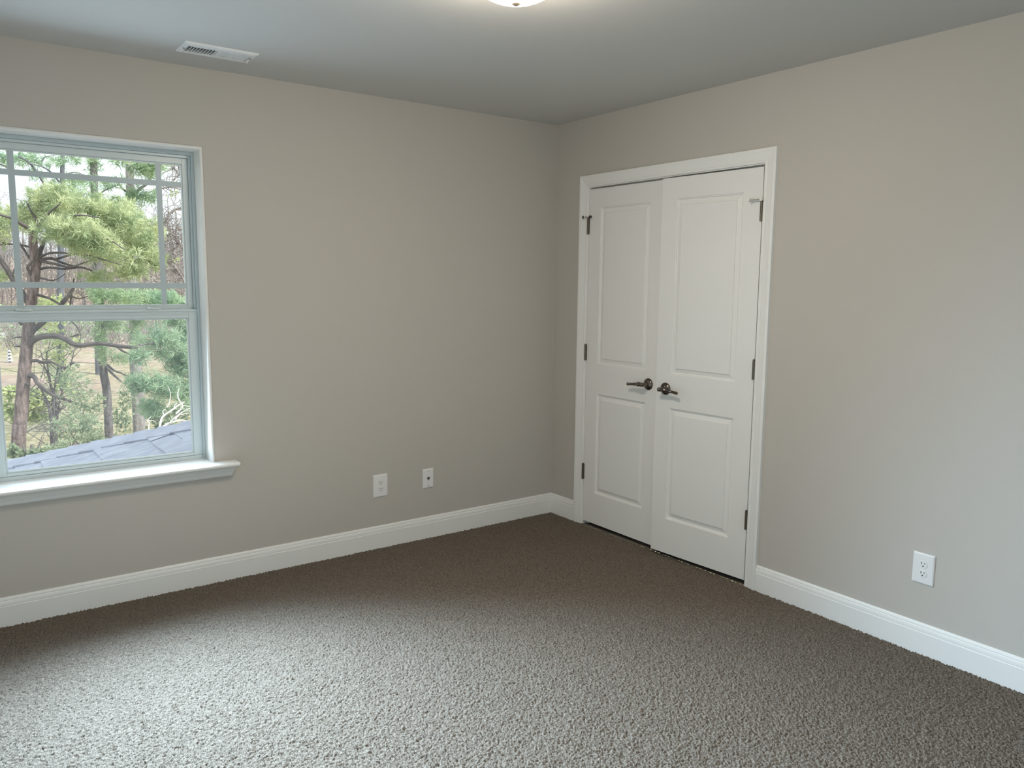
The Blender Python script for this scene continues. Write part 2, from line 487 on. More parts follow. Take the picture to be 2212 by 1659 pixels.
Z0, Z1 = .026, 2.034
def door(name, hinge_y, s, width, pan, hz, lever_u, lever_z, swing, label, stops):
    """leaf in its own space: hinge at the origin, leaf along y*s, face at x=0 looking to -x"""
    root = thing(name, label, 'closet door', (-.002, hinge_y, 0), swing, kind='structure', group='closet double doors')
    us = [0.0, pan[0], pan[1], width]
    zs = [Z0, .218, .829, 1.009, 1.926, Z1]
    mb = MB()
    P = lambda u, x, z: (x, s * u, z)
    for i in range(3):
        for j in range(5):
            if i == 1 and j in (1, 3):
                u0, u1, v0, v1 = us[1], us[2], zs[j], zs[j + 1]
                rings = []
                for off, dep in ((0, 0), (.002, .0035), (.0065, .0048), (.0085, .0095), (.012, .0105), (.015, .0100), (.0335, .0052), (.0350, .0016), (.0365, .0012)):
                    rings.append([P(u0 + off, dep, v0 + off), P(u1 - off, dep, v0 + off), P(u1 - off, dep, v1 - off), P(u0 + off, dep, v1 - off)])
                mb.sweep(rings, caps=False)
                n0 = len(mb.v)
                mb.f.append(tuple(range(n0 - 4, n0)))
            else:
                mb.add([P(us[i], 0, zs[j]), P(us[i + 1], 0, zs[j]), P(us[i + 1], 0, zs[j + 1]), P(us[i], 0, zs[j + 1])], [(0, 1, 2, 3)])
    T = .035
    mb.add([P(0, 0, Z0), P(width, 0, Z0), P(width, 0, Z1), P(0, 0, Z1), P(0, T, Z0), P(width, T, Z0), P(width, T, Z1), P(0, T, Z1)],
           [(4, 5, 6, 7), (0, 1, 5, 4), (1, 2, 6, 5), (2, 3, 7, 6), (3, 0, 4, 7)])
    leaf = obj('door_panel', mb, M['door'], root)
    # hinges
    for k, zc in enumerate(hz):
        mb = MB()
        for q in range(5):
            mb.lathe([(.0066, 0), (.0066, .0180)], (-.0085, -s * .002, zc - .0465 + q * .0186), (0, 0, 1), 14)
        mb.lathe([(.003, 0), (.0058, .001), (.0058, .004), (.002, .0055)], (-.0085, -s * .002, zc + .0465), (0, 0, 1), 14)
        mb.box(-.0035, .0002, -s * .002, s * .004, zc - .0465, zc + .0465)
        mb.box(-.0035, .0002, -s * .002, -s * .0035, zc - .0465, zc + .0465)
        obj('hinge', mb, M['hinge'], root, smooth=True)
    # hinge-pin door stop
    zt = hz[0] + .0525
    mb = MB()
    mb.lathe([(.0085, -.002), (.0085, .003)], (-.0085, -s * .002, zt), (0, 0, 1), 16)
    for (ang, ln) in stops:
        d = Vector((-math.sin(ang), s * math.cos(ang), 0))
        p = Vector((-.0085, -s * .002, zt))
        mb.tube([p + d * .006, p + d * ln], .0028, 8)
        mb.lathe([(.006, 0), (.006, .005)], p + d * (ln - .012), d, 12)
        mb.tube([p + d * ln, p + d * (ln + .004)], [.0032, .0025], 8)
    stp = obj('hinge_pin_stop', mb, M['steel'], root, smooth=True)
    mb = MB()
    for (ang, ln) in stops:
        d = Vector((-math.sin(ang), s * math.cos(ang), 0))
        p = Vector((-.0085, -s * .002, zt))
        mb.lathe([(.0035, 0), (.0085, .001), (.0085, .007), (.004, .009)], p + d * (ln if ang < 1 else ln), d, 14)
    obj('rubber_bumper', mb, M['rubber'] if s > 0 else M['black'], stp, smooth=True)
    # lever handle
    mb = MB()
    c = (0, s * lever_u, lever_z)
    mb.lathe([(.0330, 0), (.0335, .002), (.0325, .005), (.0290, .009), (.0220, .013), (.0160, .0155), (.0130, .0165)], c, (-1, 0, 0), 40)
    hd = obj('lever_handle', mb, M['bronze'], root, smooth=True)
    mb = MB()
    mb.lathe([(.0125, .010), (.0120, .022), (.0105, .030), (.0115, .040), (.0120, .050), (.0110, .058), (.007, .062), (.0, .063)], c, (-1, 0, 0), 24)
    dirn = -s
    pts, rad, sq = [], [], []
    for t, r, q, dx, dz in ((-.006, .0105, .95, 0, 0), (.012, .0115, .95, 0, 0), (.024, .0116, .95, 0, 0), (.026, .0128, .95, 0, 0), (.031, .0128, .95, 0, 0),
                            (.033, .0112, .9, .0005, -.0005), (.050, .0098, .85, .003, -.0025), (.070, .0080, .85, .005, -.0045), (.088, .0072, .85, .005, -.006),
                            (.102, .0078, .85, .003, -.007), (.112, .0092, .85, .001, -.0075), (.116, .0088, .85, .0, -.0075), (.1175, .0060, .85, .0, -.0075)):
        pts.append((-.050 + dx, s * lever_u + dirn * t, lever_z + dz)); rad.append(r); sq.append(q)
    mb.tube(pts, rad, 16, sq)
    obj('lever', mb, M['bronze'], hd, smooth=True)
    return root

door('door_1', DY0 - .004, -1, .602, (.100, .498), (1.822, 1.072, .336), .522, .935, 0.0,
     'left-hand closet door, the one nearer the room corner', ((.35, .030), (2.45, .026)))
door('door_2', DY1 + .004, 1, .602, (.105, .507), (1.830, 1.081, .336), .536, .930, math.radians(3.4),
     'right-hand closet door, its free edge standing slightly open', ((.30, .052), (1.9, .012)))

# ------------------------------------------------------------------ outlets
def make_outlet():
    root = thing('outlet', 'white double outlet low on the window wall, beside the cable jack', 'outlet', (-1.2305, 0, .356), 0, 'wall outlets')
    mb = MB()
    w_, h_ = .0435, .0640
    rings = []
    for a, d in ((0, 0), (0, -.002), (.0015, -.0045), (.005, -.0062), (.008, -.0066)):
        rings.append([(-w_ + a, d, -h_ + a), (w_ - a, d, -h_ + a), (w_ - a, d, h_ - a), (-w_ + a, d, h_ - a)])
    mb.sweep(rings)
    plate = obj('cover_plate', mb, M['plastic'], root)
    for zc in (.0195, -.0195):
        mb = MB()
        out = []
        n = 28
        for k in range(n):
            t = 2 * math.pi * k / n
            x, z = .0172 * math.cos(t), .0172 * math.sin(t)
            out.append((x, max(-.0142, min(.0142, z))))
        mb.sweep([[(x, -.0060, zc + z) for x, z in out], [(x, -.0078, zc + z) for x, z in out], [(x * .95, -.0084, zc + z * .95) for x, z in out]])
        rec = obj('receptacle', mb, M['plastic'], root, label='white receptacle face with three dark slots')
        mb = MB()
        mb.box(-.0078, -.0052, -.0088, -.0080, zc - .0005, zc + .0085).box(.0052, .0075, -.0088, -.0080, zc + .0005, zc + .0075)
        mb.lathe([(.0029, 0), (.0029, .0008)], (0, -.0080, zc - .0075), (0, -1, 0), 14)
        obj('slots', mb, M['slot'], rec, label='dark socket slots')
    mb = MB().lathe([(.0032, 0), (.0032, .001), (.002, .0016)], (0, -.0064, 0), (0, -1, 0), 14)
    obj('screw', mb, M['plastic'], root)
    return root
out1 = make_outlet()
out2 = copy_tree(out1)
out2.location = (0, -2.3950, .3535); out2.rotation_euler = (0, 0, -math.pi / 2)
out2['label'] = 'white double outlet low on the closet wall, above the long baseboard'

jack = thing('cable_jack', 'small white wall plate with one coaxial socket', 'cable jack', (-.9255, 0, .355))
mb = MB()
w_, h_ = .0350, .0565
mb.sweep([[(-w_ + a, d, -h_ + a), (w_ - a, d, -h_ + a), (w_ - a, d, h_ - a), (-w_ + a, d, h_ - a)] for a, d in ((0, 0), (0, -.002), (.0015, -.0045), (.005, -.006), (.007, -.0062))])
obj('cover_plate', mb, M['plastic'], jack)
mb = MB().lathe([(.0085, 0), (.0085, .003), (.0058, .0035), (.0058, .0085), (.0045, .0095)], (0, -.006, .002), (0, -1, 0), 18)
cx_ = obj('coaxial_connector', mb, M['bronze'], jack, smooth=True, label='dark metal threaded connector')
obj('connector_core', MB().lathe([(.0030, 0), (.0030, .0012)], (0, -.0153, .002), (0, -1, 0), 12), M['steel'], cx_, label='bright centre contact')
for zc in (.0415, -.0415):
    obj('screw', MB().lathe([(.0030, 0), (.0030, .001), (.0018, .0015)], (0, -.006, zc), (0, -1, 0), 12), M['steel'], jack)

# ------------------------------------------------------------------ ceiling vent
vc = (-2.1215, -.3115, H)
vent = thing('ceiling_vent', 'white rectangular air register on the ceiling near the window wall', 'ceiling vent', vc)
L2, W2 = .1505, .0825
mb = MB()
n0 = []
ix, iy = .1245, .0415
rings = [[(-a, -b, z), (a, -b, z), (a, b, z), (-a, b, z)] for a, b, z in ((L2, W2, 0), (L2, W2, -.002), (L2 - .004, W2 - .004, -.006), (L2 - .016, W2 - .016, -.0085), (ix, iy, -.0085), (ix, iy, .03))]
mb.sweep(rings, caps=False)
obj('frame', mb, M['vent'], vent)
for bank in (-1, 1):
    for k in range(10):
        xc = bank * (.0095 + k * .0122)
        tilt = -bank * .0075                              # the two banks throw the air opposite ways
        mb = MB()
        t = .0013
        mb.add([(xc - tilt - t, -iy, -.0085), (xc - tilt + t, -iy, -.0085), (xc + tilt + t, -iy, .010), (xc + tilt - t, -iy, .010),
                (xc - tilt - t, iy, -.0085), (xc - tilt + t, iy, -.0085), (xc + tilt + t, iy, .010), (xc + tilt - t, iy, .010)],
               [(0, 1, 2, 3), (7, 6, 5, 4), (0, 4, 5, 1), (1, 5, 6, 2), (2, 6, 7, 3), (3, 7, 4, 0)])
        obj('louver', mb, M['vent'], vent)
obj('centre_bar', MB().box(-.005, .005, -iy, iy, -.0087, .004), M['vent'], vent)
for xs_ in (-1, 1):
    obj('screw', MB().lathe([(.0042, 0), (.0042, .001), (.002, .002)], (xs_ * .1375, 0, -.0083), (0, 0, -1), 12), M['duct'], vent)
mb = MB().box(.131, .1335, .018, .024, -.022, -.008).box(.127, .1375, .016, .026, -.010, -.0084)
obj('damper_lever', mb, M['vent'], vent)
mb = MB()
for (a, b, c, d) in ((-.126, -.124, -.06, .06), (.124, .126, -.06, .06), (-.126, .126, -.06, -.058), (-.126, .126, .058, .06)):
    mb.box(a, b, c, d, .03, .30)
mb.box(-.126, .126, -.06, .06, .30, .302)
obj('duct', mb, M['duct'], vent)

# ------------------------------------------------------------------ ceiling light
lc = (-1.672, -1.845, H)
lamp = thing('ceiling_light', 'flush ceiling light with a glowing frosted bowl and metal finial', 'ceiling light', lc)
mb = MB().lathe([(0.0, 0), (.150, 0), (.152, .004), (.150, .022), (.162, .026), (.1620, .028), (.1620, .0305), (.160, .0315), (.158, .0310), (.150, .030), (.0, .028)], (0, 0, 0), (0, 0, -1), 48)
obj('base_pan', mb, M['steel'], lamp, smooth=True)
R_ = .196
prof = []
for k in range(19):
    t = math.radians(55) * (1 - k / 18)
    prof.append((R_ * math.sin(t), .119 - R_ * (1 - math.cos(t))))
mb = MB().lathe([(.157, .030)] + prof, (0, 0, 0), (0, 0, -1), 56)
obj('glass_bowl', mb, M['bowl'], lamp, smooth=True)
mb = MB().lathe([(.0182, .1165), (.0182, .1178), (.0155, .1190), (.0145, .1212), (.0120, .1232), (.0105, .1236), (.0095, .1248), (.0045, .1258), (0, .1260)], (0, 0, 0), (0, 0, -1), 28)
obj('finial', mb, M['satin'], lamp, smooth=True)
# ------------------------------------------------------------------ outside: roof below the window, ground, trees
def at(px, py, Y):
    """the point at distance y = Y that the lens sees at that spot of the photograph"""
    d = CF + CR * (px - 1106) / FPX - CU * (py - 829.5) / FPX
    return CAM + d * ((Y - CAM[1]) / d[1])
def mpp(px, py, Y):
    return float((at(px, py, Y) - CAM) @ CF) / FPX

M['shingle'] = mat('slate_grey_shingles', (0.36, 0.38, 0.47), 0.9, noise=(9, (0.50, 0.52, 0.61), 0.22), bump=(180, 0.5, 0.004))
M['limbbark'] = mat('dark_limb_bark', (0.070, 0.060, 0.062), 0.95, noise=(7, (0.150, 0.125, 0.122), 0.18))
M['bark'] = mat('reddish_pine_bark', (0.105, 0.075, 0.070), 0.95, noise=(7, (0.26, 0.195, 0.185), 0.16, (3, 3, 0.8)), bump=(14, 1.0, 0.03))
M['greybark'] = mat('grey_bark', (0.085, 0.076, 0.080), 0.95, noise=(6, (0.200, 0.182, 0.182), 0.16, (3, 3, 0.7)), bump=(12, 1.0, 0.03))
M['palebark'] = mat('pale_trunk_bark', (0.187, 0.172, 0.172), 0.95, noise=(4, (0.363, 0.330, 0.319), 0.18, (3, 3, 0.6)), bump=(10, 1.0, 0.04))
M['darkbark'] = mat('dark_trunk_bark', (0.088, 0.092, 0.110), 0.95, noise=(5, (0.165, 0.165, 0.187), 0.2))
M['twig'] = mat('bare_twig_bark', (0.187, 0.154, 0.145), 0.95, noise=(1.5, (0.352, 0.319, 0.308), 0.2))
M['dead'] = mat('bleached_dead_wood', (0.594, 0.550, 0.517), 0.9, noise=(5, (0.792, 0.748, 0.726), 0.2))
M['white_post'] = mat('white_painted_post', (0.52, 0.52, 0.54), 0.6)

def leaf_mat(name, c0, c1, scale):
    m = bpy.data.materials.new(name)
    m.use_nodes = True
    n = m.node_tree
    n.nodes.clear()
    o = n.nodes.new('ShaderNodeOutputMaterial')
    t = n.nodes.new('ShaderNodeTexCoord')
    z = n.nodes.new('ShaderNodeTexNoise')
    z.inputs['Scale'].default_value = scale
    z.inputs['Detail'].default_value = 4
    r = n.nodes.new('ShaderNodeValToRGB')
    r.color_ramp.elements[0].position = 0.34
    r.color_ramp.elements[1].position = 0.66
    r.color_ramp.elements[0].color = (*c0, 1)
    r.color_ramp.elements[1].color = (*c1, 1)
    d = n.nodes.new('ShaderNodeBsdfDiffuse')
    l = n.nodes.new('ShaderNodeBsdfTranslucent')
    x = n.nodes.new('ShaderNodeMixShader')
    x.inputs[0].default_value = 0.35
    n.links.new(t.outputs['Object'], z.inputs['Vector'])
    n.links.new(z.outputs['Fac'], r.inputs[0])
    n.links.new(r.outputs[0], d.inputs[0])
    n.links.new(r.outputs[0], l.inputs[0])
    n.links.new(d.outputs[0], x.inputs[1])
    n.links.new(l.outputs[0], x.inputs[2])
    n.links.new(x.outputs[0], o.inputs[0])
    return m
M['needle_yellow'] = leaf_mat('yellow_green_needles', (0.30, 0.38, 0.22), (0.66, 0.69, 0.43), 2.6)
M['needle_green'] = leaf_mat('mid_green_needles', (0.26, 0.37, 0.24), (0.50, 0.60, 0.39), 2.0)
M['needle_blue'] = leaf_mat('blue_green_needles', (0.25, 0.38, 0.27), (0.50, 0.62, 0.43), 2.4)
M['leaf_lime'] = leaf_mat('lime_spring_leaves', (0.42, 0.50, 0.26), (0.64, 0.68, 0.38), 3.0)
M['leaf_bush'] = leaf_mat('dull_green_leaves', (0.26, 0.33, 0.22), (0.46, 0.52, 0.36), 3.0)

def ground_z(x, y):
    y = np.asarray(y, float)
    z = np.interp(y, [0, 18, 30, 50, 60, 80, 120, 200], [-3.1, -3.05, -2.75, -2.0, -1.5, 0.2, 3.0, 6.0])
    return z + 0.06 * np.sin(np.asarray(x) * .7) * np.sin(y * .5)

def tri_object(name, V, F, m, parent=None):
    me = bpy.data.meshes.new(name)
    V = np.asarray(V, float).reshape(-1, 3); F = np.asarray(F, int)
    k = F.shape[1]
    me.vertices.add(len(V)); me.vertices.foreach_set('co', V.ravel())
    me.loops.add(F.size); me.loops.foreach_set('vertex_index', F.ravel())
    me.polygons.add(len(F)); me.polygons.foreach_set('loop_start', np.arange(0, F.size, k))
    me.polygons.foreach_set('loop_total', np.full(len(F), k))
    me.update(calc_edges=True)
    me.materials.append(m)
    o = bpy.data.objects.new(name, me); COL.objects.link(o)
    if parent is not None: o.parent = parent
    return o

def ground():
    xs = np.linspace(-70, 110, 91); ys = np.concatenate([np.linspace(.17, 60, 90), np.linspace(62, 200, 40)])
    X, Y = np.meshgrid(xs, ys, indexing='ij')
    V = np.stack([X, Y, ground_z(X, Y)], -1).reshape(-1, 3)
    nx, ny = X.shape
    I = np.arange(nx * ny).reshape(nx, ny)
    F = np.stack([I[:-1, :-1].ravel(), I[1:, :-1].ravel(), I[1:, 1:].ravel(), I[:-1, 1:].ravel()], 1)
    m = bpy.data.materials.new('dry_grass_and_clay')
    m.use_nodes = True
    n = m.node_tree; b = n.nodes['Principled BSDF']; b.inputs['Roughness'].default_value = 1.0
    b.inputs['Specular IOR Level'].default_value = 0.0
    t = n.nodes.new('ShaderNodeTexCoord')
    def ramp(scale, lo, hi, p0, p1):
        z = n.nodes.new('ShaderNodeTexNoise'); z.inputs['Scale'].default_value = scale; z.inputs['Detail'].default_value = 10
        n.links.new(t.outputs['Object'], z.inputs['Vector'])
        r = n.nodes.new('ShaderNodeValToRGB'); r.color_ramp.elements[0].position = p0; r.color_ramp.elements[1].position = p1
        r.color_ramp.elements[0].color = lo; r.color_ramp.elements[1].color = hi
        n.links.new(z.outputs['Fac'], r.inputs[0]); return r
    grass = ramp(3.2, (0.215, 0.200, 0.125, 1), (0.400, 0.355, 0.245, 1), .38, .62)
    clay = ramp(.9, (0.330, 0.235, 0.200, 1), (0.430, 0.350, 0.300, 1), .35, .65)
    s = n.nodes.new('ShaderNodeSeparateXYZ'); n.links.new(t.outputs['Object'], s.inputs[0])
    mr_ = n.nodes.new('ShaderNodeMapRange'); mr_.inputs['From Min'].default_value = 26; mr_.inputs['From Max'].default_value = 33
    n.links.new(s.outputs['Y'], mr_.inputs['Value'])
    mask = ramp(.12, (0, 0, 0, 1), (1, 1, 1, 1), .42, .55)
    mu = n.nodes.new('ShaderNodeMath'); mu.operation = 'MULTIPLY'
    n.links.new(mr_.outputs[0], mu.inputs[0]); n.links.new(mask.outputs[0], mu.inputs[1])
    mx = n.nodes.new('ShaderNodeMixRGB')
    n.links.new(mu.outputs[0], mx.inputs[0]); n.links.new(grass.outputs[0], mx.inputs[1]); n.links.new(clay.outputs[0], mx.inputs[2])
    n.links.new(mx.outputs[0], b.inputs['Base Color'])
    o = tri_object('ground', V, F, m)
    tag(o, 'dry grass and reddish clay slope seen through the window', 'ground', kind='structure')
    xs = np.linspace(-60, 90, 60)
    P = []
    for x in xs:
        y0 = 50.5 + .02 * x; P += [(x, y0, ground_z(x, y0) + .05), (x, y0 + 2.2, ground_z(x, y0 + 2.2) + .05)]
    F = [(2 * i, 2 * i + 2, 2 * i + 3, 2 * i + 1) for i in range(len(xs) - 1)]
    o = tri_object('road', P, F, mat('pale_gravel_road', (0.50, 0.49, 0.50), .9, noise=(.25, (0.33, 0.28, 0.25), .1)))
    tag(o, 'pale gravel road crossing the slope behind the trees', 'road', kind='structure')
ground()

def roof():
    A = np.array([-2.864, 2.0, .299]); s = .317; hx, hy = .927, -.85
    zr = lambda x: A[2] + s * (x - A[0])
    yh = lambda x: A[1] + (x - A[0]) * hy / hx
    r = random.Random(5)
    mb = MB()
    x0, x1 = -5.2, -.868
    n = int((x1 - x0) / .131)
    for k in range(n):
        xa = x0 + k * .131; xb = xa + .131
        yend = min(yh(xa), yh(xb))
        y = .17 - r.random() * .2
        while y < yend + .2:
            w_ = r.choice((.14, .18, .22, .30))
            a, b = max(.17, y + .002), y + w_ - .002
            t = r.choice((.004, .010))
            ya1, yb1 = min(b, yh(xa) + .02), min(b, yh(xb) + .02)
            if b > a and ya1 > a and yb1 > a:
                mb.add([(xa, a, zr(xa) + t + .004), (xa, ya1, zr(xa) + t + .004), (xb + .02, yb1, zr(xb + .02) + t - .003), (xb + .02, a, zr(xb + .02) + t - .003),
                        (xa, a, zr(xa) - .01), (xa, ya1, zr(xa) - .01), (xb + .02, yb1, zr(xb + .02) - .01), (xb + .02, a, zr(xb + .02) - .01)],
                       [(3, 2, 1, 0), (0, 1, 5, 4), (1, 2, 6, 5), (3, 0, 4, 7), (2, 3, 7, 6)])
            y += w_
    # sheathing below and the far slope of the hip
    P = [(x0, .17, zr(x0) - .012), (x1, .17, zr(x1) - .012), (x0, yh(x0), zr(x0) - .012)]
    Q = [(x0, yh(x0), zr(x0)), (x1, .17, zr(x1)), (x1, 4.0, zr(x1) - s * (4.0 - .17)), (x0 + .5, 4.4, zr(x0) - .15)]
    mb.add(P, [(0, 1, 2)]).add(Q, [(0, 1, 2, 3)])
    o = tag(obj('roof', mb, M['shingle'], kind='structure'), 'grey shingled lower roof rising to a hip just outside the window', 'roof', kind='structure')
    mb = MB()
    L = math.hypot(hx, hy); dx, dy = hx / L, hy / L
    px_, py_ = dy, -dx                                   # in plan, across the hip towards the house
    tot = math.hypot(x1 - x0, yh(x1) - yh(x0))
    k = 0; d = 0.0
    while d < tot:
        e = min(d + .22, tot)
        ring = []
        for q, lift in ((d, .026), (e, .014)):
            cx_, cy_ = x0 + dx * q, yh(x0) + dy * q
            h = zr(cx_)
            n_ = (cx_ + px_ * .125, cy_ + py_ * .125); f_ = (cx_ - px_ * .125, cy_ - py_ * .125)
            ring.append([(n_[0], n_[1], zr(n_[0]) + lift - .006), (cx_, cy_, h + lift + .008), (f_[0], f_[1], zr(cx_ + px_ * .125) + lift - .006),
                         (f_[0], f_[1], zr(cx_ + px_ * .125) - .004), (n_[0], n_[1], zr(n_[0]) - .004)])
        mb.sweep(ring)
        d += .15
    obj('hip_cap', mb, M['shingle'], o)
roof()

def smooth_line(P, n=5):
    P = np.array(P, float)
    if len(P) < 3: return P
    Q = np.vstack([2 * P[0] - P[1], P, 2 * P[-1] - P[-2]])
    out = []
    for i in range(1, len(Q) - 2):
        for t in np.linspace(0, 1, n, endpoint=False):
            a, b, c, d = Q[i - 1], Q[i], Q[i + 1], Q[i + 2]
            out.append(.5 * ((2 * b) + (c - a) * t + (2 * a - 5 * b + 4 * c - d) * t * t + (3 * b - a - 3 * c + d) * t ** 3))
    out.append(P[-1])
    return np.array(out)

def limb(mb, pts, Y, r0, r1, dY=0.0, n=7, root=None):
    """a branch or trunk: photo spots at distance Y..Y+dY, radii in metres"""
    k = len(pts)
    P = [at(x, y, Y + dY * i / max(1, k - 1)) for i, (x, y) in enumerate(pts)]
    S = smooth_line(P)
    if root is not None: S = S - np.array(root)
    mb.tube([tuple(p) for p in S], list(np.linspace(r0, r1, len(S))), n)

def twigs(mb, r, pts, Y, count, length, rad, spread=1.0, up=.3, root=(0, 0, 0)):
    """fine side twigs leaving a branch line"""
    S = smooth_line([at(x, y, Y) for x, y in pts]) - np.array(root)
    for _ in range(count):
        i = r.integers(0, len(S)); p = S[i]
        d = r.normal(size=3) * spread; d[2] += up
        d /= np.linalg.norm(d)
        ln = length * (.5 + r.random())
        q = p + d * ln * .5 + r.normal(size=3) * ln * .08
        e = p + d * ln + r.normal(size=3) * ln * .15
        mb.tube([tuple(p), tuple(q), tuple(e)], [rad, rad * .7, rad * .35], 4)

def tufts(r, clusters, Y, per, ln, wd, root, droop=0.0):
    """needle or leaf sprays: clusters of (x, y, half width, half height, density[, dY[, half depth]]) in photo spots"""
    Vs = []
    for c in clusters:
        x, y, hw, hh, dens = c[:5]
        dY = c[5] if len(c) > 5 else 0.0
        s = mpp(x, y, Y + dY)
        hd = c[6] if len(c) > 6 else hw * s * .8
        n = int(dens)
        u = r.normal(size=(n, 3)); u /= np.linalg.norm(u, axis=1)[:, None]
        u *= (r.random(n) ** (1 / 2.2))[:, None]
        O = at(x, y, Y + dY)
        C = O + CR * (u[:, :1] * hw * s) + np.array([0, 0, 1]) * (u[:, 1:2] * hh * s) + np.array([0, 1, 0]) * (u[:, 2:3] * hd)
        ax = r.normal(size=(n, 3)); ax[:, 2] += .5; ax /= np.linalg.norm(ax, axis=1)[:, None]
        D = ax[:, None, :] * .8 + r.normal(size=(n, per, 3)) * .6
        D[:, :, 2] -= droop
        D /= np.linalg.norm(D, axis=2)[:, :, None]
        L = ln * (.6 + .7 * r.random((n, per, 1)))
        W = np.cross(D, r.normal(size=(n, per, 3))); W /= np.linalg.norm(W, axis=2)[:, :, None] + 1e-9
        B = C[:, None, :] + D * L * .1
        T = C[:, None, :] + D * L
        Mid = C[:, None, :] + D * L * .5
        Vs.append(np.stack([B, Mid + W * wd, T, Mid - W * wd], 2).reshape(-1, 3))
    V = np.concatenate(Vs) - np.array(root)
    F = np.arange(len(V)).reshape(-1, 4)
    return V, F

def tree(name, label, cat, Y, base_px, trunk, limbs, clusters, bark, leaf, seed, per=12, ln=.16, wd=.007, group=None, droop=0.0, twig=None, dY=0.0):
    r = np.random.default_rng(seed)
    b = at(base_px, 900, Y)
    root = (float(b[0]), float(Y), float(ground_z(b[0], Y)))
    t = thing(name, label, cat, root, 0, group)
    mb = MB()
    pts, r0, r1 = trunk
    P = [at(x, y, Y) for x, y in pts]
    P[0] = np.array([P[0][0], Y, root[2] - .2]) if P[0][2] > root[2] else P[0]
    S = smooth_line(P) - np.array(root)
    mb.tube([tuple(p) for p in S], list(np.linspace(r0, r1, len(S))), 12)
    obj('trunk', mb, bark, t, smooth=True)
    if limbs:
        for i, L in enumerate(limbs):
            mb = MB()
            limb(mb, L[0], Y, L[1], L[2], L[3] if len(L) > 3 else 0.0, root=root)
            if twig:
                pts_, cnt, l_, rd = twig[i]
                twigs(mb, r, pts_, Y, cnt, l_, rd, root=root)
            obj('branch', mb, M['limbbark'] if bark is M['bark'] else bark, t, smooth=True)
    if clusters:
        V, F = tufts(r, clusters, Y, per, ln, wd, root, droop)
        tri_object('foliage', V, F, leaf, t)['kind'] = 'stuff'
    return t

